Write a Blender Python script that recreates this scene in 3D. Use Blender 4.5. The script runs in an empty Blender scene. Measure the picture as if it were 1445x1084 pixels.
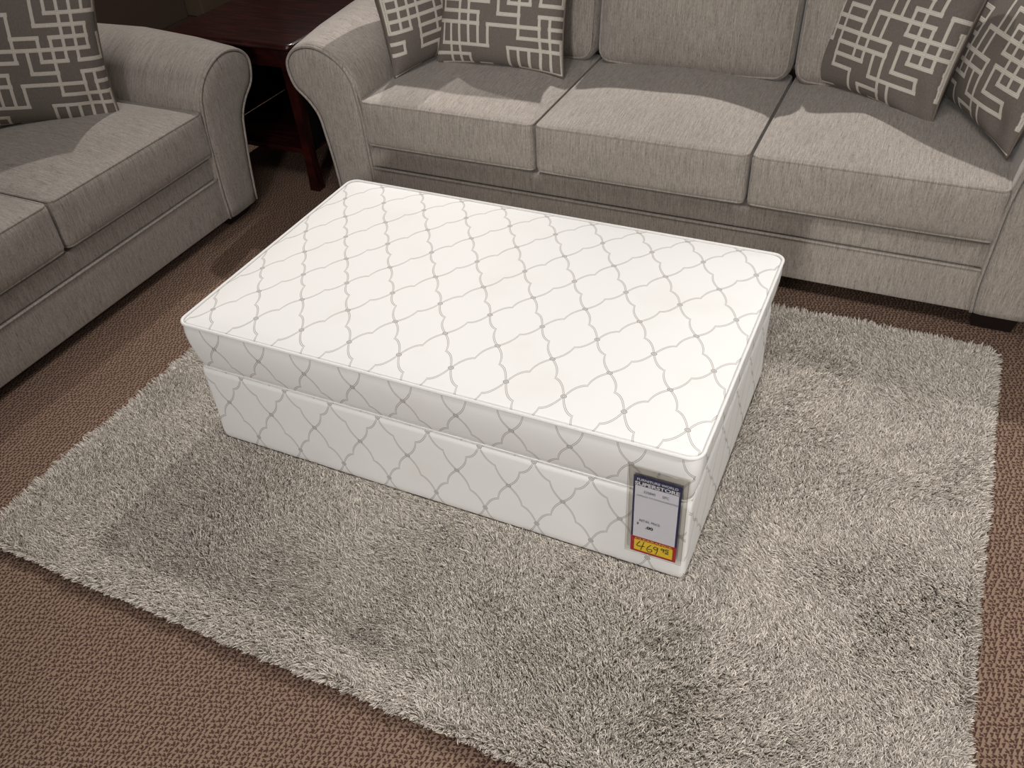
import bpy, bmesh, math, random
import numpy as np
from mathutils import Vector, Matrix
random.seed(7); rng = np.random.default_rng(11)
scene = bpy.context.scene
COL = scene.collection

# ------------------------------------------------------------------ camera
FPX = 1246.9
RX = (0.90723921, 0.41706537, -0.05452946)
RY = (0.23002017, -0.60049052, -0.7658341)
RZ = (-0.35214734, 0.68225184, -0.64072199)
CAM = (1.5660, -1.26107, 1.66228)
cd = bpy.data.cameras.new('camera'); cam = bpy.data.objects.new('camera', cd); COL.objects.link(cam)
cd.sensor_width = 36; cd.lens = 36*FPX/1445; cd.clip_start = .05; cd.clip_end = 60
cam.matrix_world = Matrix(((RX[0], -RY[0], -RZ[0], CAM[0]), (RX[1], -RY[1], -RZ[1], CAM[1]),
                           (RX[2], -RY[2], -RZ[2], CAM[2]), (0, 0, 0, 1)))
scene.camera = cam

# ------------------------------------------------------------------ world, light, exposure
w = bpy.data.worlds.new('showroom_air'); scene.world = w; w.use_nodes = True
w.node_tree.nodes['Background'].inputs[0].default_value = (1, .965, .93, 1)
w.node_tree.nodes['Background'].inputs[1].default_value = .27
def spot(name, loc, target, energy, size, blend, radius, color=(1, .9, .8)):
    l = bpy.data.lights.new(name, 'SPOT'); l.energy = energy; l.spot_size = math.radians(size)
    l.spot_blend = blend; l.shadow_soft_size = radius; l.color = color
    o = bpy.data.objects.new(name, l); COL.objects.link(o); o.location = loc
    o.rotation_euler = (Vector(target)-Vector(loc)).to_track_quat('-Z', 'Y').to_euler()
    return o
def area(name, loc, target, energy, sx, sy, color=(1, .95, .9)):
    l = bpy.data.lights.new(name, 'AREA'); l.energy = energy; l.shape = 'RECTANGLE'; l.size = sx; l.size_y = sy; l.color = color
    o = bpy.data.objects.new(name, l); COL.objects.link(o); o.location = loc
    o.rotation_euler = (Vector(target)-Vector(loc)).to_track_quat('-Z', 'Y').to_euler()
    return o
spot('track_or_fill_spot', (.35, 5.0, 4.9), (1.5, .35, 0), 2050, 42, .45, .05, (1, .955, .92))
spot('track_or_fill_spot', (-2.1, 4.7, 4.9), (-.95, .35, .2), 1050, 34, .5, .05, (1, .94, .90))
spot('track_or_fill_spot', (1.3, -3.3, 1.65), (.9, .35, .3), 500, 56, .9, .20, (1, .97, .94))  # added low fill spot behind the camera, brightens the ottoman and sofa fronts
spot('track_or_fill_spot', (4.3, -.6, 3.3), (1.75, .25, 0), 800, 34, .9, .20, (1, .97, .93))  # added fill spot, brightens the ottoman's right side and the rug there
area('overhead_fill_light', (.8, -.9, 4.6), (.8, .2, 0), 115, 2.6, 1.6, (1, .97, .94))  # unseen area lamp added as soft fill from above
scene.view_settings.view_transform = 'Standard'; scene.view_settings.look = 'None'
scene.view_settings.gamma = 1; scene.view_settings.use_curve_mapping = False
scene.view_settings.exposure = -0.86

# ------------------------------------------------------------------ node expressions
def S(r, g, b):
    f = lambda c: (c/255/12.92) if c/255 <= .04045 else ((c/255+.055)/1.055)**2.4
    return (f(r), f(g), f(b), 1)
class X:
    """a value socket (or number) with arithmetic that writes Math nodes"""
    def __init__(s, nt, v): s.nt = nt; s.v = v
    def _m(s, op, *a):
        n = s.nt.nodes.new('ShaderNodeMath'); n.operation = op
        for i, q in enumerate((s,)+a):
            q = q.v if isinstance(q, X) else q
            if isinstance(q, (int, float)): n.inputs[i].default_value = q
            else: s.nt.links.new(q, n.inputs[i])
        return X(s.nt, n.outputs[0])
    def __add__(s, o): return s._m('ADD', o)
    def __sub__(s, o): return s._m('SUBTRACT', o)
    def __mul__(s, o): return s._m('MULTIPLY', o)
    def __truediv__(s, o): return s._m('DIVIDE', o)
    def __neg__(s): return s._m('MULTIPLY', -1.0)
    def abs(s): return s._m('ABSOLUTE')
    def floor(s): return s._m('FLOOR')
    def fract(s): return s._m('FRACT')
    def round(s): return s._m('ROUND')
    def pow(s, o): return s._m('POWER', o)
    def sin(s): return s._m('SINE')
    def cos(s): return s._m('COSINE')
    def lt(s, o): return s._m('LESS_THAN', o)
    def gt(s, o): return s._m('GREATER_THAN', o)
    def mod(s, o): return s._m('FLOORED_MODULO', o)
    def min(s, o): return s._m('MINIMUM', o)
    def max(s, o): return s._m('MAXIMUM', o)
    def sqrt(s): return s._m('SQRT')
def new_mat(name, rough=.8, spec=.3):
    m = bpy.data.materials.new(name); m.use_nodes = True; nt = m.node_tree
    b = nt.nodes['Principled BSDF']; b.inputs['Roughness'].default_value = rough
    b.inputs['Specular IOR Level'].default_value = spec
    return m, nt, b
def coords(nt):
    tc = nt.nodes.new('ShaderNodeTexCoord'); sp = nt.nodes.new('ShaderNodeSeparateXYZ')
    nt.links.new(tc.outputs['Object'], sp.inputs[0])
    return tc.outputs['Object'], X(nt, sp.outputs[0]), X(nt, sp.outputs[1]), X(nt, sp.outputs[2])
def comb(nt, x, y, z):
    n = nt.nodes.new('ShaderNodeCombineXYZ')
    for i, q in enumerate((x, y, z)):
        q = q.v if isinstance(q, X) else q
        if isinstance(q, (int, float)): n.inputs[i].default_value = q
        else: nt.links.new(q, n.inputs[i])
    return n.outputs[0]
def noise(nt, vec, scale, detail=2, rough=.5):
    n = nt.nodes.new('ShaderNodeTexNoise'); n.inputs['Scale'].default_value = scale
    n.inputs['Detail'].default_value = detail; n.inputs['Roughness'].default_value = rough
    nt.links.new(vec, n.inputs['Vector']); return X(nt, n.outputs['Fac'])
def mix(nt, f, a, b):
    n = nt.nodes.new('ShaderNodeMix'); n.data_type = 'RGBA'
    for sock, q in ((n.inputs[0], f), (n.inputs[6], a), (n.inputs[7], b)):
        q = q.v if isinstance(q, X) else q
        if isinstance(q, (int, float, tuple)): sock.default_value = q
        else: nt.links.new(q, sock)
    return n.outputs[2]
def ramp(nt, f, stops):
    n = nt.nodes.new('ShaderNodeValToRGB'); nt.links.new(f.v, n.inputs[0])
    e = n.color_ramp.elements
    while len(e) < len(stops): e.new(.5)
    for q, (p, c) in zip(e, stops): q.position = p; q.color = c
    return n.outputs[0]
def bump(nt, b, h, strength=.3, dist=.001):
    n = nt.nodes.new('ShaderNodeBump'); n.inputs['Strength'].default_value = strength
    n.inputs['Distance'].default_value = dist; nt.links.new(h.v, n.inputs['Height'])
    nt.links.new(n.outputs[0], b.inputs['Normal'])

# upholstery: heathered chenille with fine striations; they run across axis "ax"
def upholstery(name, ax):
    m, nt, b = new_mat(name, .9, .15)
    o, x, y, z = coords(nt)
    if ax == 'x': v = comb(nt, x*330, (y-z)*22, (y+z)*6); vf = comb(nt, x*520, (y-z)*120, (y+z)*60)
    else: v = comb(nt, y*330, (x-z)*22, (x+z)*6); vf = comb(nt, y*520, (x-z)*120, (x+z)*60)
    n1 = noise(nt, v, 1, 3, .6); n2 = noise(nt, vf, 1, 1); n3 = noise(nt, o, 5, 2)
    h = n1*.6+n2*.4
    c = ramp(nt, h, [(.28, S(98, 91, 84)), (.40, S(145, 137, 129)), (.55, S(169, 160, 151)), (.75, S(194, 185, 176))])
    c2 = mix(nt, (n3-.35)*.5, c, S(124, 116, 109))
    nt.links.new(c2, b.inputs['Base Color'])
    b.inputs['Sheen Weight'].default_value = .25; b.inputs['Sheen Roughness'].default_value = .5
    bump(nt, b, h, .5, .0015)
    return m
UX = upholstery('grey_chenille_lengthwise', 'x'); UY = upholstery('grey_chenille_crosswise', 'y')

# printed cotton: cream ground, rope trellis with little rings
PP, QQ = .1368, .2045
def trellis(name, plane, u0, v0):
    m, nt, b = new_mat(name, .85, .2)
    o, x, y, z = coords(nt)
    u, v = {'xy': (x, y), 'xz': (x, z), 'yz': (y, z)}[plane]
    wob = noise(nt, o, 14, 1)
    u = (u-u0)/PP+(wob-.5)*.03; v = (v-v0)/QQ
    p = u+v; q = u-v
    def lines(p, q):
        n = p.round(); d = p-n; j = q.floor(); t = q.fract()
        s = ((t-.5)*2).abs()
        g = (s.pow(.75)*math.pi).sin()*.048-(s*-1+1).pow(2.0)*.052
        # the cell right of the line is of the first kind when n+j is even
        par = (n+j).mod(2.0)                      # 0 -> first kind on the right
        sg = (par*-2)+1
        return ((d-g*sg).abs())*.115
    # second family: cells above the line
    d1 = lines(p, q)
    d2 = lines(q, p)
    d = d1.min(d2)
    pn = p.round()-p; qn = q.round()-q
    du = (pn+qn)*.5*PP; dv = (pn-qn)*.5*QQ
    r = ((du*du)+(dv*dv*1.6)).sqrt()
    r0 = r.lt(.0066)
    rope = d.lt(.0024); edge = ((d-.0018).abs()).lt(.00052)
    ring = ((r-.0060).abs()).lt(.0010).max(((r-.0026).abs()).lt(.0009))
    fill = rope.max(r0)
    ln = ring.max(edge*(r0*-1+1))
    weave = noise(nt, comb(nt, x*900, y*900, z*900), 1, 1)
    soil = noise(nt, o, 5.0, 3)
    ground = mix(nt, ((soil-.56)*1.2).max(0.0), S(226, 225, 222), S(210, 204, 197))
    c = mix(nt, fill*.36, ground, S(196, 191, 186))
    c = mix(nt, ln*.85, c, S(118, 112, 108))
    nt.links.new(c, b.inputs['Base Color'])
    bump(nt, b, weave, .25, .0008)
    return m
M_top = trellis('trellis_cotton_top', 'xy', .5250, .1670)
M_lidf = trellis('trellis_cotton_lid_front', 'xz', .4994, .3505)
M_lids = trellis('trellis_cotton_lid_side', 'yz', .062, .3505)
M_basef = trellis('trellis_cotton_body_front', 'xz', .4759, .1575)
M_bases = trellis('trellis_cotton_body_side', 'yz', .062, .1575)
def cotton(name, c):
    m, nt, b = new_mat(name, .85, .2); o, x, y, z = coords(nt)
    n = noise(nt, o, 700, 1); nt.links.new(mix(nt, n, c, tuple(q*.85 for q in c[:3])+(1,)), b.inputs['Base Color'])
    bump(nt, b, n, .3, .0006); return m
M_welt = cotton('cream_cotton_welt', S(230, 229, 226))

# carpet: tan ground with short maroon dashes
def carpet():
    m, nt, b = new_mat('brown_flecked_carpet', .95, .1)
    o, x, y, z = coords(nt)
    wob = noise(nt, o, 30, 2)
    U = x*.94+y*.34; V = y*.94-x*.34
    U = U*92+(wob-.5)*1.2; V = V*92+(wob-.5)*1.2
    row = V.floor()
    wr = nt.nodes.new('ShaderNodeTexWhiteNoise'); wr.noise_dimensions = '1D'; nt.links.new(row.v, wr.inputs['W'])
    uu = U+X(nt, wr.outputs['Value'])*1.0; iu = uu.floor(); fu = uu-iu-.5; fv = V.fract()-.5
    wn = nt.nodes.new('ShaderNodeTexWhiteNoise'); wn.noise_dimensions = '3D'
    nt.links.new(comb(nt, iu, row, 3.0), wn.inputs['Vector'])
    k = X(nt, wn.outputs['Value']); sel = k.lt(.45)
    bar = lambda a, b: (((a.abs()-.0)/.16).max((b.abs())/.40))
    h1 = bar(fv-fu*.2+.12, fu); v1 = bar(fu+fv*.5-.1, fv); v2 = bar(fu-fv*.6+.1, fv*.9)
    d = h1.min(v1)*sel+(v2.min((((fu+.2)*(fu+.2)+(fv-.2)*(fv-.2)).sqrt()/.24)))*(sel*-1+1)
    tot = ((d*-1+1.25)*2.2).max(0.0).min(1.0)
    big = noise(nt, o, 2.2, 3); fine = noise(nt, o, 420, 2)
    g = mix(nt, (big-.3)*.9, S(136, 114, 97), S(113, 94, 81))
    g = mix(nt, fine*.4, g, S(98, 83, 72))
    c = mix(nt, tot*.88, g, S(58, 34, 32))
    nt.links.new(c, b.inputs['Base Color'])
    bump(nt, b, (tot*-1)+fine*.4, .6, .002)
    return m
M_carpet = carpet()
def plain(name, c, rough=.6, spec=.4, nz=0, ns=8, c2=None, metal=0):
    m, nt, b = new_mat(name, rough, spec)
    b.inputs['Base Color'].default_value = c; b.inputs['Metallic'].default_value = metal
    if nz:
        o, x, y, z = coords(nt); n = noise(nt, o, ns, 3)
        nt.links.new(mix(nt, (n-.5)*nz+.5, c, c2 or tuple(q*.8 for q in c[:3])+(1,)), b.inputs['Base Color'])
    return m
def cherry():
    m, nt, b = new_mat('dark_cherry_wood', .22, .5)
    o, x, y, z = coords(nt)
    n = noise(nt, comb(nt, x*6, y*60, z*12), 1, 4, .6)
    nt.links.new(ramp(nt, n, [(.3, S(24, 9, 8)), (.55, S(44, 15, 13)), (.75, S(66, 26, 19))]), b.inputs['Base Color'])
    return m
M_cherry = cherry()
M_foot = plain('espresso_wood', S(34, 25, 24), .45, .4, 1.0, 40, S(26, 18, 17))
M_under = plain('black_dust_cover', S(18, 17, 17), .95, .1, .5, 60)
M_wall = plain('taupe_wall_paint', S(130, 110, 98), .9, .2, .6, 3)
M_beige = plain('beige_wall_paint', S(138, 122, 102), .85, .2, .6, 3)
M_ceil = plain('dark_ceiling_paint', S(60, 56, 52), .95, .1, .4, 3)

# ------------------------------------------------------------------ mesh helpers
def link(name, verts, faces, mats, parent=None, fm=None, smooth=True, loc=None):
    me = bpy.data.meshes.new(name)
    me.from_pydata([tuple(v) for v in verts], [], [tuple(f) for f in faces])
    for m in (mats if isinstance(mats, (list, tuple)) else [mats]): me.materials.append(m)
    if fm is not None: me.polygons.foreach_set('material_index', np.array(fm, dtype=np.int32))
    me.polygons.foreach_set('use_smooth', np.full(len(me.polygons), smooth))
    me.update()
    bm = bmesh.new(); bm.from_mesh(me); bmesh.ops.recalc_face_normals(bm, faces=bm.faces); bm.to_mesh(me); bm.free()
    o = bpy.data.objects.new(name, me); COL.objects.link(o)
    if parent is not None: o.parent = parent
    if loc is not None: o.location = loc
    return o
def empty(name, label, cat, loc=(0, 0, 0), rz=0, group=None):
    o = bpy.data.objects.new(name, None); COL.objects.link(o); o.location = loc; o.rotation_euler = (0, 0, rz)
    o.empty_display_size = .1
    o['label'] = label; o['category'] = cat
    if group: o['group'] = group
    return o
def samples(h, r, n):
    if r <= 0: return np.linspace(-h, h, n+1)
    e = [h, h-r*.25, h-r*.6]
    mid = np.linspace(-(h-r), h-r, n+1)
    return np.array([-e[0], -e[1], -e[2]]+list(mid)+[e[2], e[1], e[0]])
def rbox(h, r, n=(8, 8, 4), deform=None, center=(0, 0, 0)):
    """rounded box surface lattice -> verts, faces"""
    ax = [samples(h[i], r, n[i]) for i in range(3)]
    idx = {}; verts = []; faces = []
    N = [len(a)-1 for a in ax]
    def vid(i, j, k):
        key = (i, j, k)
        if key not in idx: idx[key] = len(verts); verts.append((ax[0][i], ax[1][j], ax[2][k]))
        return idx[key]
    for k in (0, N[2]):
        for i in range(N[0]):
            for j in range(N[1]): faces.append((vid(i, j, k), vid(i+1, j, k), vid(i+1, j+1, k), vid(i, j+1, k)))
    for j in (0, N[1]):
        for i in range(N[0]):
            for k in range(N[2]): faces.append((vid(i, j, k), vid(i+1, j, k), vid(i+1, j, k+1), vid(i, j, k+1)))
    for i in (0, N[0]):
        for j in range(N[1]):
            for k in range(N[2]): faces.append((vid(i, j, k), vid(i, j+1, k), vid(i, j+1, k+1), vid(i, j, k+1)))
    v = np.array(verts); hh = np.array(h)
    inner = np.clip(v, -(hh-r), hh-r); d = v-inner
    L = np.linalg.norm(d, axis=1); L[L == 0] = 1
    v = inner+d/L[:, None]*r
    if deform is not None: v = deform(v)
    return v+np.array(center), faces
def tube(path, rad, closed=False, n=8):
    P = np.array(path, float); m = len(P); verts = []; faces = []
    T = (np.roll(P, -1, 0)-np.roll(P, 1, 0)) if closed else np.gradient(P, axis=0)
    T /= np.linalg.norm(T, axis=1)[:, None]+1e-12
    up = np.array([0, 0, 1.]) if abs(T[0, 2]) < .9 else np.array([1., 0, 0])
    a = np.cross(T[0], up); a /= np.linalg.norm(a)
    for i in range(m):
        a = a-T[i]*(a@T[i]); a /= np.linalg.norm(a)+1e-12; b = np.cross(T[i], a)
        for k in range(n):
            t = 2*math.pi*k/n; rr = rad if np.isscalar(rad) else rad[i]
            verts.append(P[i]+rr*(math.cos(t)*a+math.sin(t)*b))
    for i in range(m if closed else m-1):
        j = (i+1) % m
        for k in range(n): faces.append((i*n+k, i*n+(k+1) % n, j*n+(k+1) % n, j*n+k))
    if not closed: faces.append(tuple(range(n))); faces.append(tuple((m-1)*n+k for k in range(n)))
    return verts, faces
def rrect(hx, hy, r, seg=8, per=24):
    """rounded rectangle outline, counter-clockwise, evenly filled"""
    pts = []
    r = max(min(r, hx, hy), 1e-4)
    for cx, cy, a0 in ((hx-r, hy-r, 0), (-(hx-r), hy-r, 90), (-(hx-r), -(hy-r), 180), (hx-r, -(hy-r), 270)):
        arc = [(cx+r*math.cos(math.radians(a0+90*k/seg)), cy+r*math.sin(math.radians(a0+90*k/seg))) for k in range(seg+1)]
        if pts:
            a = pts[-1]; b = arc[0]
            pts += [(a[0]+(b[0]-a[0])*k/per, a[1]+(b[1]-a[1])*k/per) for k in range(1, per)]
        pts += arc
    a = pts[-1]; b = pts[0]
    pts += [(a[0]+(b[0]-a[0])*k/per, a[1]+(b[1]-a[1])*k/per) for k in range(1, per)]
    return np.array(pts)
def loft(rings, cap0=True, cap1=True):
    n = len(rings[0]); verts = [p for r in rings for p in r]; faces = []
    for i in range(len(rings)-1):
        for k in range(n): faces.append((i*n+k, i*n+(k+1) % n, (i+1)*n+(k+1) % n, (i+1)*n+k))
    if cap0: faces.append(tuple(range(n)))
    if cap1: faces.append(tuple((len(rings)-1)*n+k for k in range(n)))
    return verts, faces
def box(name, x0, x1, y0, y1, z0, z1, mat, parent=None, r=.004, n=(4, 4, 2)):
    h = ((x1-x0)/2, (y1-y0)/2, (z1-z0)/2)
    v, f = rbox(h, min(r, min(h)*.9), n, None, ((x0+x1)/2, (y0+y1)/2, (z0+z1)/2))
    return link(name, v, f, mat, parent)
def merge(parts):
    V = []; F = []
    for v, f in parts:
        o = len(V); V += [tuple(p) for p in v]; F += [tuple(i+o for i in q) for q in f]
    return V, F

# ------------------------------------------------------------------ the setting
def struct(o): o['kind'] = 'structure'; return o
fl = struct(box('floor', -3.6, 4.6, -3.4, 6.6, -.06, 0, M_carpet, r=.001))
struct(box('wall_left', -3.42, -2.72, -3.3, 3.02, .001, 4.9, M_wall, r=.002))
struct(box('trim_1', -3.3, -2.6, 3.03, 3.42, .001, 4.9, M_beige, r=.01))
struct(box('wall_left', -3.60, -3.44, 3.44, 6.29, .001, 5.6, M_wall, r=.002))
struct(box('wall_back', -3.6, 4.6, 6.3, 6.5, .001, 5.6, M_wall, r=.002))
struct(box('ceiling', -3.6, 4.6, -3.4, 6.6, 5.62, 5.7, M_ceil, r=.002))

# ------------------------------------------------------------------ sofas
ARM = [(-.012, .066), (-.016, .16), (-.012, .29), (-.008, .40), (.000, .472), (.013, .5335), (.051, .590), (.114, .6286),
       (.177, .640), (.239, .624), (.277, .589), (.288, .546), (.271, .482), (.222, .432), (.190, .380), (.176, .300), (.163, .200), (.152, .066)]
def smooth_poly(pts, closed=False, n=5):
    P = np.array(pts, float); out = []; m = len(P)
    rngi = range(m) if closed else range(m-1)
    for i in rngi:
        g = lambda k: P[k % m] if closed else P[min(max(k, 0), m-1)]
        a, b, c, d = g(i-1), g(i), g(i+1), g(i+2)
        for k in range(n):
            t = k/n
            out.append(.5*((2*b)+(c-a)*t+(2*a-5*b+4*c-d)*t*t+(3*b-a-3*c+d)*t**3))
    if not closed: out.append(P[-1])
    return np.array(out)
def make_arm(root, xin, side, depth, z0, ku=1.0, kz=1.0):
    """side +1: arm extends to +x from xin"""
    prof = smooth_poly(ARM)*np.array([ku, kz]); prof[:, 1] = np.where(prof[:, 1] < .070, z0, prof[:, 1])
    cen = np.array([.09, .36])
    nrm = np.zeros_like(prof)
    t = np.gradient(prof, axis=0); nrm = np.stack([-t[:, 1], t[:, 0]], 1); nrm /= np.linalg.norm(nrm, axis=1)[:, None]
    rise = lambda y: max(0, math.sin(min(1, max(0, y)/.86)*math.pi*.8))
    def ring(y, off, grow=0):
        q = prof-nrm*off*-1*(1)
        q = prof+nrm*(-off)*-1 if False else prof-nrm*off
        q = q.copy(); q[:, 1] = np.maximum(q[:, 1], z0)
        return [(xin+side*u*(1+.10*rise(y)), y, z+(.022*rise(y) if z > .45 else .022*rise(y)*max(0, (z-.3)/.15))) for u, z in q]
    # the profile runs inner foot -> over the roll -> outer foot; its left normal points outwards
    ys = [(.000, .016), (.002, .007), (.008, .0), (.03, -.002), (.2, -.005), (.45, -.006), (.68, -.002), (depth-.02, .004), (depth, .02)]
    v, f = loft([ring(y, o) for y, o in ys])
    body = [q for q in f]
    arm = link('arm', v, f, UY, root)
    # front panel, slightly domed
    v, f = loft([ring(.001, .010), ring(-.006, .018), ring(-.010, .034), ring(-.011, .048)])
    link('arm_panel', v, f, UX, arm)
    pp = ring(-.002, .006)
    v, f = tube(pp, .0050, False, 8)
    link('piping', v, f, UX, arm)
    return arm
def crown_deform(h, up=.03, front=.012, side=.004, seed=0, sag=.0):
    hx, hy, hz = h; r = np.random.default_rng(seed); ph = r.uniform(0, 6, 6)
    def d(v):
        x = v[:, 0]/hx; y = v[:, 1]/hy; z = v[:, 2]/hz
        b = (1-np.abs(x)**2.6).clip(0)*(1-np.abs(y)**2.6).clip(0)
        wv = .0035*np.sin(3.1*x+ph[0])*np.sin(2.3*y+ph[1])+.002*np.sin(6*x+ph[2]+2*y)
        out = v.copy()
        out[:, 2] += np.where(z > 0, z, 0)*(up*b+wv*b)
        out[:, 2] += sag*(1-x**2)*np.where(z < 0, -z, 0)*-.6
        out[:, 1] += np.where(y < 0, -1, .5)*np.abs(y)**3*front*(1-x**4).clip(0)*(1-z**4).clip(0)
        out[:, 0] += np.sign(x)*np.abs(x)**3*side*(1-y**4).clip(0)*(1-z**4).clip(0)
        return out
    return d
def cushion_piping(h, r, dfm, cen, top=True, rad=.0045):
    a = r*(1-.7071); q = rrect(h[0]-a, h[1]-a, r*.9, 6, 26)
    z = (h[2]-a)*(1 if top else -1)
    P = dfm(np.array([(x, y, z) for x, y in q]))+np.array(cen)
    return tube(P, rad, True, 8)
def make_sofa(name, label, loc, rz, edges, z_leg=.063, seed=0, ku=1.0, kz=1.0):
    root = empty(name, label, 'sofa', loc, rz)
    xl, xr = edges[0], edges[-1]
    D = .80
    # frame under the seat
    box('front_rail', xl+.008, xr-.008, .000, .05, z_leg, .205, UX, root, .006, (20, 2, 4))
    box('seat_deck', xl+.004, xr-.004, .010, .72, .207, .283, UX, root, .008, (20, 8, 2))
    v, f = tube([(x, -.001, .2065) for x in np.linspace(xl+.008, xr-.008, 30)], .0036); link('rail_piping', v, f, UX, root)
    box('dust_cover', xl+.02, xr-.02, .05, .84, z_leg+.012, .206, M_under, root, .002)
    make_arm(root, xl, -1, .86, z_leg, ku, kz); make_arm(root, xr, 1, .86, z_leg, ku, kz)
    # back frame, leaning a little
    hb = ((xr-xl)/2+.10, .075, .36)
    def lean(v):
        o = v.copy(); o[:, 1] += (v[:, 2]+.36)*.16; return o
    v, f = rbox(hb, .05, (12, 3, 8), lean, ((xl+xr)/2, .835, .47)); link('back_frame', v, f, UX, root)
    box('back_panel', xl-.10, xr+.10, .765, .90, z_leg, .16, UX, root, .01)
    # legs
    for x0 in (xl-.13, xr-.005):
        for y0 in (.012, .74):
            v, f = loft([[(x0+a, y0+b, 0) for a, b in ((.012, .012), (.123, .012), (.123, .093), (.012, .093))],
                         [(x0+a, y0+b, z_leg+.006) for a, b in ((0, 0), (.135, 0), (.135, .105), (0, .105))]])
            link('leg', v, f, M_foot, root, smooth=False)
    n = len(edges)-1
    for i in range(n):
        a, b = edges[i], edges[i+1]; g = .003
        h = ((b-a)/2-g, .335, .083); cen = ((a+b)/2, .325, .380)
        dfm = crown_deform(h, .034, .010, .0, seed+i, .0)
        v, f = rbox(h, .020, (22, 20, 5), dfm, cen)
        c = link('seat_cushion', v, f, UX, root)
        v, f = cushion_piping(h, .020, dfm, cen, True); link('piping', v, f, UX, c)
        v, f = cushion_piping(h, .020, dfm, cen, False); link('piping', v, f, UX, c)
        # back cushion
        h = ((b-a)/2-.006, .09, .235); cen = ((a+b)/2, .635, .705)
        d0 = crown_deform((h[0], h[2], h[1]), .045, .018, .004, seed+10+i)
        def d2(v, d0=d0):
            q = np.stack([v[:, 0], v[:, 2], -v[:, 1]], 1); q = d0(q)
            q = np.stack([q[:, 0], -q[:, 2], q[:, 1]], 1)
            q[:, 1] += (q[:, 2]+.235)*.20
            return q
        v, f = rbox(h, .045, (18, 6, 16), d2, cen)
        c = link('back_cushion', v, f, UX, root)
        a_ = .0
        P = d2(np.array([(x, -h[1]+.013, z) for x, z in rrect(h[0]-.013, h[2]-.013, .04, 6, 22)]))+np.array(cen)
        v, f = tube(P, .0042, True, 8); link('piping', v, f, UX, c)
    return root
make_sofa('sofa', 'long grey chenille three seat sofa with rolled arms, behind the white ottoman', (0, 1.239, 0), 0,
          [-.250, .423, 1.129, 1.835], .063, 3)
LY = .985
make_sofa('loveseat', 'grey chenille loveseat with rolled arms, on the left, seen from its side', (-.750, LY, 0), math.pi/2,
          [-1.40, -.70, 0.0], .040, 21, 1.07, .958)

# ------------------------------------------------------------------ throw pillows
FRET0 = [
 [(1, -1), (0, -1), (0, 2), (4, 2), (4, 4), (3, 4)], [(2, -1), (2, 5), (0, 5), (0, 3), (-1, 3)], [(3, -1), (3, 5), (5, 5), (5, 3), (6, 3), (6, 5), (7, 5)],
 [(3, 7), (1, 7), (1, 3), (4, 3)], [(-1, 4), (3, 4)], [(1, -1), (1, 1), (6, 1), (6, -1)], [(2, 9), (1, 9)],
 [(-1, 6), (1, 6), (1, 8), (5, 8), (5, 11)], [(3, 9), (3, 6), (7, 6), (7, 8)], [(4, 11), (4, 6)], [(4, 7), (6, 7), (6, 4)], [(2, 10), (2, 9), (5, 9)], [(6, 10), (6, 9), (9, 9)]]
FRET = [[(a+8*i, b+2*i+10*j) for a, b in line] for i in (-1, 0, 1, 2) for j in (-2, -1, 0, 1, 2) for line in FRET0]
def fret_mask(U, V, flip):
    u = (U*.5+.5)*13; v = (.5-V*.5)*13
    if flip: u, v = v+3, 16-u
    best = np.full(U.shape, 9.); 
    for line in FRET:
        for (a, b), (c, d) in zip(line[:-1], line[1:]):
            x0, x1 = min(a, c), max(a, c); y0, y1 = min(b, d), max(b, d)
            dx = np.maximum(np.maximum(x0-u, u-x1), 0); dy = np.maximum(np.maximum(y0-v, v-y1), 0)
            k = 1.0 if (y0 == y1) ^ bool(flip) else 1.3       # rungs are a little wider than the uprights
            best = np.minimum(best, np.maximum(dx, dy)*k)
    return best
def pillow_material():
    m, nt, b = new_mat('taupe_linen_with_cream_embroidery', .92, .12)
    at = nt.nodes.new('ShaderNodeAttribute'); at.attribute_name = 'fret'; d = X(nt, at.outputs['Fac'])
    o, x, y, z = coords(nt)
    on = ((d*-1+.20)*16).max(0.0).min(1.0)
    groove = (((d-.07).abs()*-1+.04)*40).max(0.0).min(1.0)
    dots = ((((x+z)*1300).sin()*((x-z)*1300).sin())*.5+.5)
    wv = noise(nt, comb(nt, x*500, y*200, z*160), 1, 2)
    g = mix(nt, wv, S(98, 91, 85), S(136, 128, 120))
    th = mix(nt, wv, S(206, 198, 186), S(236, 229, 218))
    th = mix(nt, groove*dots*.55, th, S(120, 108, 96))
    nt.links.new(mix(nt, on, g, th), b.inputs['Base Color'])
    bump(nt, b, on*1.0+wv*.25+dots*on*.3, .6, .002)
    return m
M_pil = pillow_material()
M_pilp = cotton('taupe_linen_piping', S(120, 110, 102))
PW, PH, PT = .50, .48, .088
def pillow_surface(s, t, sgn, seed, crush):
    ph = np.random.default_rng(seed).uniform(0, 6, 8)
    x = PW/2*s*(1-.07*(1-t*t)*np.abs(s)**3+.012*(np.abs(s*t)**4))
    z = PH/2*t*(1-.07*(1-s*s)*np.abs(t)**3+.012*(np.abs(s*t)**4))
    b = ((1-s**2).clip(0)**.5)*((1-t**2).clip(0)**.5)
    y = PT*b**.85
    rad = np.sqrt(s*s+t*t); ang = np.arctan2(t, s)
    y = y+.0028*np.sin(9*ang+ph[0])*np.clip(rad-.45, 0, 1)*b**.3+.0035*np.sin(4*s+ph[1]+2*t)*np.sin(3.4*t+ph[2])*b
    c = crush*np.exp(-(((s-.72)/.16)**2+((t+.75)/.2)**2))*.02
    return np.stack([x, -sgn*(y-c*b**.3), z], -1)
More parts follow.
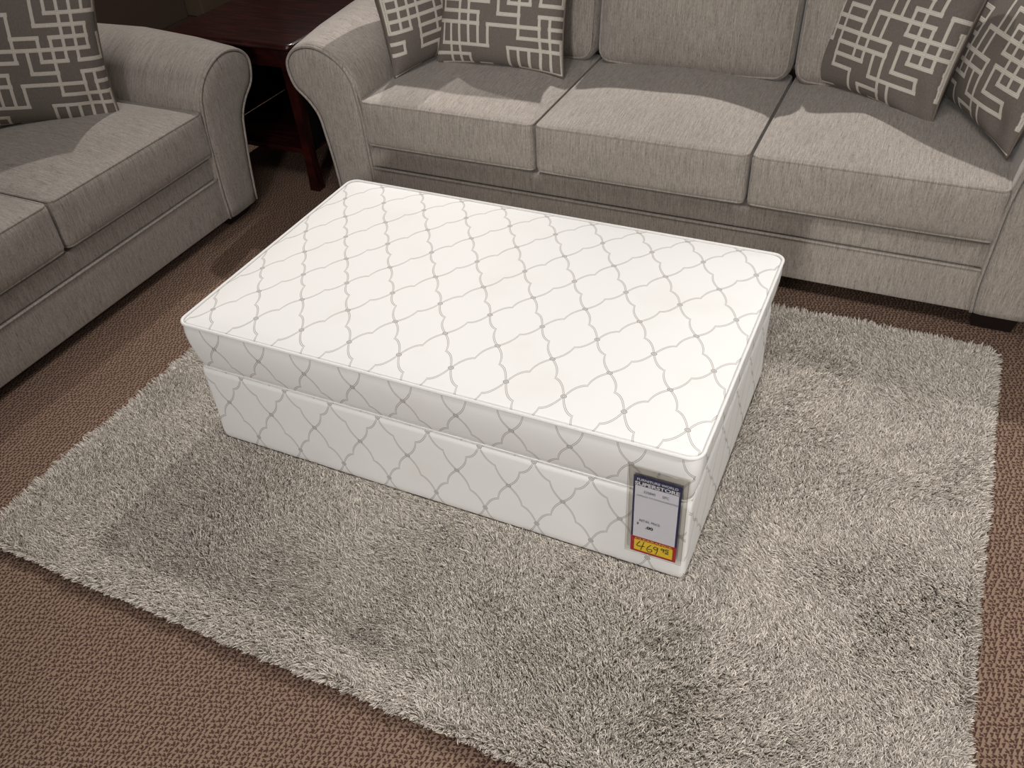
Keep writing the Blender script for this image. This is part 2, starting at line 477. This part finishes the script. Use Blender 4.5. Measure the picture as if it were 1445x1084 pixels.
def make_pillow_mesh(seed, flip):
    N = 250
    s, t = np.meshgrid(np.sin(np.linspace(-1, 1, N)*math.pi/2*.999)*.35+np.linspace(-1, 1, N)*.65, np.sin(np.linspace(-1, 1, N)*math.pi/2*.999)*.35+np.linspace(-1, 1, N)*.65)
    P = pillow_surface(s, t, 1, seed, 1)
    d = fret_mask(s, t, flip)
    n2 = 50
    s2, t2 = np.meshgrid(np.linspace(-1, 1, n2), np.linspace(-1, 1, n2)); P2 = pillow_surface(s2, t2, -1, seed+1, 0)
    i = np.arange(N*N).reshape(N, N); F = np.stack([i[:-1, :-1], i[:-1, 1:], i[1:, 1:], i[1:, :-1]], -1).reshape(-1, 4)
    j = np.arange(n2*n2).reshape(n2, n2)+N*N; F2 = np.stack([j[:-1, :-1], j[1:, :-1], j[1:, 1:], j[:-1, 1:]], -1).reshape(-1, 4)
    me = bpy.data.meshes.new('pillow_cover')
    V = np.concatenate([P.reshape(-1, 3), P2.reshape(-1, 3)])
    me.vertices.add(len(V)); me.vertices.foreach_set('co', V.ravel())
    FF = np.concatenate([F, F2]); me.loops.add(FF.size); me.loops.foreach_set('vertex_index', FF.ravel().astype(np.int32))
    me.polygons.add(len(FF)); me.polygons.foreach_set('loop_start', (np.arange(len(FF))*4).astype(np.int32))
    me.polygons.foreach_set('use_smooth', np.ones(len(FF), bool)); me.update(calc_edges=True); me.validate()
    a = me.attributes.new('fret', 'FLOAT', 'POINT')
    a.data.foreach_set('value', np.concatenate([d.ravel(), np.full(n2*n2, 2.)]).astype(np.float32))
    me.materials.append(M_pil)
    k = np.linspace(-1, 1, 40)
    e = [(q, -1) for q in k]+[(1, q) for q in k[1:]]+[(-q, 1) for q in k[1:]]+[(-1, -q) for q in k[1:-1]]
    E_ = pillow_surface(np.array([q[0] for q in e]), np.array([q[1] for q in e]), 1, seed, 0); E_[:, 1] = 0
    v, f = tube(E_, .0038, True, 7)
    pm = bpy.data.meshes.new('piping'); pm.from_pydata([tuple(q) for q in v], [], f); pm.materials.append(M_pilp)
    pm.polygons.foreach_set('use_smooth', np.ones(len(pm.polygons), bool))
    return me, pm
PM = [make_pillow_mesh(5, False), make_pillow_mesh(9, True)]
def pillow(label, bl, br, zb, lean, kind, grp, roll=0):
    """bottom-left and bottom-right corners seen from the front, lean back in degrees"""
    bl = Vector((bl[0], bl[1], zb)); br = Vector((br[0], br[1], zb)); mid = (bl+br)/2
    xdir = (br-bl).normalized(); back = Vector((-xdir.y, xdir.x, 0))      # away from its face
    a = math.radians(lean); up = Vector((0, 0, 1))*math.cos(a)+back*math.sin(a)
    ydir = up.cross(xdir)
    M = Matrix((xdir, ydir, up)).transposed().to_4x4() @ Matrix.Rotation(math.radians(roll), 4, 'Y')
    M.translation = mid+up*(PH/2*.985)
    o = empty('throw_pillow', label, 'pillow', group=grp)
    o.matrix_world = M
    for nm, me in zip(('pillow_cover', 'piping'), PM[kind]):
        c = bpy.data.objects.new(nm, me); COL.objects.link(c); c.parent = o
    return o
G = 'taupe throw pillows with cream interlocking lines'
pillow('taupe and cream fret pillow against the sofa\'s left arm, half hidden behind another pillow', (-.212, 1.465), (-.085, 1.90), .476, 12, 1, G)
pillow('taupe and cream fret pillow in front on the sofa\'s left seat, fully facing out', (-.122, 1.595), (.375, 1.602), .486, 20, 0, G)
pillow('taupe and cream fret pillow slanting on the sofa\'s right seat, left of the corner pillow', (1.215, 1.815), (1.560, 1.575), .480, 20, 1, G)
pillow('taupe and cream fret pillow tucked in the sofa\'s right corner against the arm', (1.585, 1.83), (1.800, 1.42), .487, 18, 1, G)
pillow('taupe and cream fret pillow on the loveseat, in its corner by the rolled arm', (-1.345, .555), (-1.00, .865), .474, 9, 0, G, 6)

# ------------------------------------------------------------------ ottoman
OW, OD, OH1, OH = 1.316, .791, .267, .410
oroot = empty('ottoman', 'low rectangular cream ottoman with grey rope trellis print, on the shag rug', 'ottoman', (0, 0, 0))
def shift(P, z): return [(OW/2+x, OD/2+y, z) for x, y in P]
def face_mats(verts, faces, z_top=None):
    out = []
    for f in faces:
        P = [Vector(verts[i]) for i in f[:4]]
        n = (P[1]-P[0]).cross(P[2]-P[1]) if len(P) > 2 else Vector((0, 0, 1))
        a = [abs(n.x), abs(n.y), abs(n.z)]; out.append(a.index(max(a)))
    return out
Z0 = .028
def body_ring(off, z, r=.014): return shift(rrect(OW/2-off, OD/2-off, r, 6, 30), z)
rings = [body_ring(.02, Z0-.012), body_ring(.004, Z0-.012), body_ring(.001, Z0-.006), body_ring(0, Z0+.01), body_ring(.0015, .10), body_ring(.002, .18), body_ring(.001, .245), body_ring(.003, .262), body_ring(.02, .266)]
v, f = loft(rings); link('body', v, f, [M_bases, M_basef, M_top], oroot, face_mats(v, f))
def lid_ring(off, z, r=.03): return shift(rrect(OW/2-off, OD/2-off, r, 8, 34), z)
L = [(.03, .266), (.010, .266), (.005, .269), (.001, .285), (-.004, .31), (-.009, .345), (-.011, .375), (-.0095, .398), (-.0075, .405)]
rings = [lid_ring(a, z, .022+.008*(z-.268)/.14) for a, z in L]
nside = len(rings)
for k in range(1, 15):
    s = 1-(k/14.5)**1.15*.985 if k > 1 else .992
    hx, hy = (OW/2+.0055)*s, (OD/2+.0055)*s
    z = .408+.021*(1-s**4)
    rings.append(shift(rrect(hx, hy, .03*s+.03*(1-s), 8, 34), z))
v, f = loft(rings)
n = len(rings[0]); fm = face_mats(v, f)
for i in range((nside-1)*n, len(f)-2): fm[i] = 2
fm[-1] = 2
lid = link('lid', v, f, [M_lids, M_lidf, M_top], oroot, fm)
# welt with a printed ring here and there is the same cream cotton
v, f = tube(np.array(lid_ring(-.0095, .4075, .030)), .0042, True, 10); link('top_welt', v, f, M_welt, lid)
v, f = tube(np.array(lid_ring(.0035, .2685, .024)), .0022, True, 8); link('bottom_welt', v, f, M_welt, lid)
for (fx, fy) in ((.03, .03), (OW-.09, .03), (.03, OD-.09), (OW-.09, OD-.09)):
    box('foot', fx, fx+.06, fy, fy+.06, .0125, .030, M_foot, oroot, .003)

# ------------------------------------------------------------------ price tag in its clear sleeve
tag_y = -.0165
t = empty('price_tag', 'blue and red clearance price tag in a clear plastic sleeve, pinned on the ottoman\'s front', 'price tag', (1.2445, tag_y, .2100))
def flat(name, x0, x1, z0, z1, y, mat, parent, th=.0006):
    x0 -= 1.2445; x1 -= 1.2445; z0 -= .21; z1 -= .21
    v, f = loft([[(x0, y, z0), (x1, y, z0), (x1, y, z1), (x0, y, z1)], [(x0, y+th, z0), (x1, y+th, z0), (x1, y+th, z1), (x0, y+th, z1)]])
    return link(name, v, f, mat, parent, smooth=False)
M_navy = plain('navy_card_print', S(28, 34, 84), .4, .4, .3, 60); M_paper = plain('white_tag_paper', S(222, 222, 232), .5, .4, .3, 60, S(214, 214, 226))
M_red = plain('red_card_print', S(176, 30, 44), .4, .4, .3, 60); M_yel = plain('yellow_sticker', S(250, 214, 36), .45, .4, .3, 60)
M_ink = plain('black_ink', S(26, 24, 34), .6, .3, .3, 60); M_gry = plain('grey_print', S(96, 98, 116), .6, .3, .3, 60); M_wht = plain('white_print', S(235, 235, 240), .5, .3, .3, 60)
def sleeve_mat():
    m = bpy.data.materials.new('clear_vinyl'); m.use_nodes = True; nt = m.node_tree; nt.nodes.remove(nt.nodes['Principled BSDF'])
    out = nt.nodes['Material Output']; tr = nt.nodes.new('ShaderNodeBsdfTransparent'); tr.inputs[0].default_value = (.965, .96, .95, 1)
    gl = nt.nodes.new('ShaderNodeBsdfGlossy'); gl.inputs['Roughness'].default_value = .18; gl.inputs[0].default_value = (.8, .8, .8, 1)
    fr = nt.nodes.new('ShaderNodeValue'); fr.outputs[0].default_value = .07
    tc = nt.nodes.new('ShaderNodeTexCoord'); nz = nt.nodes.new('ShaderNodeTexNoise'); nz.inputs['Scale'].default_value = 60
    bp = nt.nodes.new('ShaderNodeBump'); bp.inputs['Strength'].default_value = .1; bp.inputs['Distance'].default_value = .002
    nt.links.new(tc.outputs['Object'], nz.inputs['Vector']); nt.links.new(nz.outputs[0], bp.inputs['Height']); nt.links.new(bp.outputs[0], gl.inputs['Normal'])
    ms = nt.nodes.new('ShaderNodeMixShader'); nt.links.new(fr.outputs[0], ms.inputs[0]); nt.links.new(tr.outputs[0], ms.inputs[1]); nt.links.new(gl.outputs[0], ms.inputs[2])
    nt.links.new(ms.outputs[0], out.inputs[0]); return m
M_slv = sleeve_mat()
sl = flat('plastic_sleeve', 1.1795, 1.3095, .086, .353, -.0022, M_slv, t, .0003)
flat('sleeve_back', 1.1795, 1.3095, .086, .353, .0022, M_slv, t, .0003)
v, f = tube(np.array([(1.1800-1.2445, -.0012, .3525-.21), (1.3090-1.2445, -.0012, .3525-.21), (1.3090-1.2445, -.0012, .0865-.21), (1.1800-1.2445, -.0012, .0865-.21)]), .0009, True, 6)
link('sleeve_seam', v, f, M_slv, sl)
card = flat('tag_card', 1.1925, 1.2965, .0895, .3300, 0, M_navy, t)
flat('white_panel', 1.1970, 1.2915, .140, .3010, -.0003, M_paper, card, .0002)
flat('red_panel', 1.1925, 1.2965, .0895, .1400, -.0004, M_red, card, .0003)
flat('yellow_sticker', 1.2010, 1.2885, .0960, .1300, -.0006, M_yel, card, .0002)
def text(s, cx, cz, w_, h_, mat, y=-.0010, bold=0.0):
    c = bpy.data.curves.new('lettering', 'FONT'); c.body = s; c.size = 1; c.extrude = .0; c.offset = bold
    o = bpy.data.objects.new('lettering', c); COL.objects.link(o)
    dg = bpy.context.evaluated_depsgraph_get(); me = bpy.data.meshes.new_from_object(o.evaluated_get(dg))
    bpy.data.objects.remove(o)
    P = np.array([q.co[:] for q in me.vertices]); mn, mx = P.min(0), P.max(0)
    Q = np.zeros_like(P)
    Q[:, 0] = ((P[:, 0]-mn[0])/(mx[0]-mn[0])-.5)*w_+cx-1.2445
    Q[:, 2] = ((P[:, 1]-mn[1])/(mx[1]-mn[1])-.5)*h_+cz-.21
    Q[:, 1] = y
    me.vertices.foreach_set('co', Q.ravel()); me.materials.clear(); me.materials.append(mat); me.name = 'lettering'
    o = bpy.data.objects.new('lettering', me); COL.objects.link(o); o.parent = card
    return o
text('FURNITURE WORLD', 1.2445, .3205, .088, .0068, M_wht, bold=.012)
text('SUPERSTORE', 1.2445, .3085, .096, .0105, M_wht, bold=.03)
text('335845', 1.2290, .2865, .0260, .0075, M_gry, bold=.01)
text('SPC', 1.2640, .2865, .0140, .0075, M_gry, bold=.01)
text(', DEFRAGE OTTOMAN DARKSTON', 1.2445, .2720, .092, .0050, M_gry)
text('RETAIL PRICE', 1.2330, .1960, .046, .0070, M_gry, bold=.01)
text('$', 1.2070, .1830, .0045, .0105, M_ink, bold=.03)
text('.00', 1.2330, .1775, .0170, .0095, M_ink, bold=.04)
text('CLEARANCE', 1.2445, .1348, .084, .0062, plain('yellow_print', S(240, 190, 60), .5, .3, .3, 60), bold=.02)
HAND = [[(.14, .95), (.06, .42), (.27, .50)], [(.25, .98), (.17, .05)],
        [(.44, .88), (.35, .50), (.34, .22), (.40, .08), (.47, .22), (.45, .40), (.36, .35)],
        [(.61, .75), (.55, .82), (.51, .65), (.56, .52), (.62, .66), (.62, .78), (.61, .40), (.57, .02)], [(.665, .08), (.672, .09)],
        [(.77, .80), (.73, .85), (.71, .74), (.75, .68), (.79, .78), (.785, .84), (.78, .60), (.765, .48)],
        [(.92, .88), (.84, .88), (.83, .74), (.88, .74), (.90, .62), (.86, .53), (.82, .55)], [(.81, .42), (.92, .44)]]
hv = []
for st in HAND:
    P = smooth_poly([(1.2025-1.2445+u*.085, -.0012, .0975-.21+vv*.031) for u, vv in st], False, 6)
    hv.append(tube(P, .0011, False, 6))
v, f = merge(hv); v = [(a, -.0010+(b+.0012)*.25, c) for a, b, c in v]; link('handwritten_price', v, f, M_ink, card)
v, f = tube([(1.2445-1.2445, -.003, .3440-.21), (1.2445-1.2445, .0095, .3440-.21)], .0020, False, 8); link('pin', v, f, plain('steel_pin', S(170, 170, 172), .3, .5, .3, 60, metal=1), t)

# ------------------------------------------------------------------ shag rug
RX0, RX1, RY0, RY1 = -.345, 1.915, -.530, 1.128
def rug_edge(n_side=60):
    P = rrect((RX1-RX0)/2, (RY1-RY0)/2, .035, 6, n_side); return P+np.array([(RX0+RX1)/2, (RY0+RY1)/2])
rp = rug_edge()
rug = link('shag_rug', *loft([[(x, y, .0005) for x, y in rp], [(x, y, .006) for x, y in rp]]),
           plain('rug_backing', S(150, 142, 130), .95, .1, .5, 60))
rug['label'] = 'large pale silver shag rug with a long pile, spread under the ottoman on brown carpet'; rug['category'] = 'rug'
def vnoise(x, y, sc, seed):
    r = np.random.default_rng(seed); g = r.uniform(-1, 1, (64, 64))
    u = x*sc+17.3; v = y*sc+11.7; i = np.floor(u).astype(int); j = np.floor(v).astype(int); fu = u-i; fv = v-j
    fu = fu*fu*(3-2*fu); fv = fv*fv*(3-2*fv); i %= 64; j %= 64; i1 = (i+1) % 64; j1 = (j+1) % 64
    return g[i, j]*(1-fu)*(1-fv)+g[i1, j]*fu*(1-fv)+g[i, j1]*(1-fu)*fv+g[i1, j1]*fu*fv
def make_pile():
    N = 600000
    x = rng.uniform(RX0-.002, RX1+.002, N); y = rng.uniform(RY0-.002, RY1+.002, N)
    keep = ~((x > .03) & (x < OW-.03) & (y > .03) & (y < OD-.03))
    # rounded corners
    cx = np.clip(x, RX0+.035, RX1-.035); cy = np.clip(y, RY0+.035, RY1-.035)
    keep &= np.hypot(x-cx, y-cy) < .036
    x = x[keep]; y = y[keep]; N = len(x)
    # tufts: pull the tips of neighbouring strands together
    ts = .009
    tx = (np.floor(x/ts)+.5)*ts; ty = (np.floor(y/ts)+.5)*ts
    hsh = np.sin(tx*1271.3+ty*3117.7)*43758.5; h1 = hsh-np.floor(hsh); hs2 = np.sin(tx*2269.1-ty*1813.3)*23421.6; h2 = hs2-np.floor(hs2)
    ang = 1.9+1.9*vnoise(x, y, 2.6, 1)+1.3*vnoise(x, y, 9, 2)+(h1-.5)*1.6+rng.normal(0, .35, N)
    lean = .50+.34*vnoise(x, y, 3.2, 3)+.22*(h2-.5)+.10*vnoise(x, y, 26, 4)+rng.normal(0, .14, N)
    L = .023*(1+.25*(h1-.5))*rng.uniform(.75, 1.1, N)*(1+.15*vnoise(x, y, 12, 5))
    dx = np.cos(ang)*lean; dy = np.sin(ang)*lean
    # splay outward at the borders
    for edge, sx, sy in ((x-RX0, -1, 0), (RX1-x, 1, 0), (y-RY0, 0, -1), (RY1-y, 0, 1)):
        k = np.clip(1-edge/.02, 0, 1); dx = dx*(1-.7*k)+sx*.75*k; dy = dy*(1-.7*k)+sy*.75*k
    # strands flatten where the ottoman stands
    K = 5; P = np.zeros((N, K, 3)); px = (tx-x)*.5; py = (ty-y)*.5
    curl = rng.normal(0, .12, (N, 2))
    for k in range(K):
        s = k/(K-1)
        P[:, k, 0] = x+dx*L*s**1.4+px*s+curl[:, 0]*L*math.sin(3.1*s); P[:, k, 1] = y+dy*L*s**1.4+py*s+curl[:, 1]*L*math.sin(3.1*s)
        P[:, k, 2] = .005+L*(s*np.sqrt(np.clip(1-lean**2*.8, .12, 1))-.18*s*s)
    inside = (P[..., 0] > -.002) & (P[..., 0] < OW+.002) & (P[..., 1] > -.002) & (P[..., 1] < OD+.002)
    P[..., 2] = np.where(inside, np.minimum(P[..., 2], .0135), P[..., 2])
    hc = bpy.data.hair_curves.new('pile'); hc.add_curves([K]*N)
    hc.attributes['position'].data.foreach_set('vector', P.ravel().astype(np.float32))
    R = np.tile(np.array([.0012, .0013, .0013, .0011, .0006]), N)
    ra = hc.attributes.get('radius') or hc.attributes.new('radius', 'FLOAT', 'POINT'); ra.data.foreach_set('value', R.astype(np.float32))
    m, nt, b = new_mat('silver_shag_yarn', .65, .35)
    hi = nt.nodes.new('ShaderNodeHairInfo')
    c = ramp(nt, X(nt, hi.outputs['Random']), [(0, S(146, 138, 128)), (.5, S(186, 178, 168)), (1, S(222, 214, 204))])
    nt.links.new(c, b.inputs['Base Color'])
    hc.materials.append(m)
    o = bpy.data.objects.new('pile', hc); COL.objects.link(o); o.parent = rug; o['kind'] = 'stuff'
make_pile()

# ------------------------------------------------------------------ end table between the sofas
et = empty('end_table', 'dark cherry wood end table standing in the corner between sofa and loveseat', 'table', (-.885, 1.66, 0))
hx, hy = .300, .330
P0 = rrect(hx, hy, .03, 6, 10)
def tr(off, z, r=.03): return [(x, y, z) for x, y in rrect(hx-off, hy-off, r, 6, 10)]
v, f = loft([tr(.02, .560), tr(.010, .562), tr(.002, .568), tr(0, .574), tr(.002, .582), tr(.008, .586), tr(.014, .587)]); link('table_top', v, f, M_cherry, et)
for nm, a in (('apron', (-hx+.045, hx-.045, -hy+.040, -hy+.060)), ('apron', (-hx+.045, hx-.045, hy-.060, hy-.040)), ('apron', (-hx+.040, -hx+.060, -hy+.06, hy-.06)), ('apron', (hx-.060, hx-.040, -hy+.06, hy-.06))):
    box(nm, *a, .485, .560, M_cherry, et, .003)
for sx in (-1, 1):
    for sy in (-1, 1):
        R_ = []
        for z, q, off in ((.560, .026, .062), (.48, .025, .062), (.36, .021, .067), (.22, .018, .062), (.10, .018, .048), (.03, .020, .034), (.0, .022, .028)):
            cx, cy = sx*(hx-off), sy*(hy-off); R_.append([(cx+a*q, cy+b*q, z) for a, b in ((-1, -1), (1, -1), (1, 1), (-1, 1))])
        v, f = loft(R_); o = link('leg', v, f, M_cherry, et, smooth=False)
for nm, a in (('side_panel', (-hx+.046, -hx+.056, -hy+.06, hy-.06)), ('side_panel', (hx-.056, hx-.046, -hy+.06, hy-.06)), ('back_panel', (-hx+.06, hx-.06, hy-.056, hy-.046))):
    box(nm, *a, .151, .484, M_under, et, .002)
box('shelf', -hx+.055, hx-.055, -hy+.055, hy-.055, .130, .150, M_cherry, et, .004)
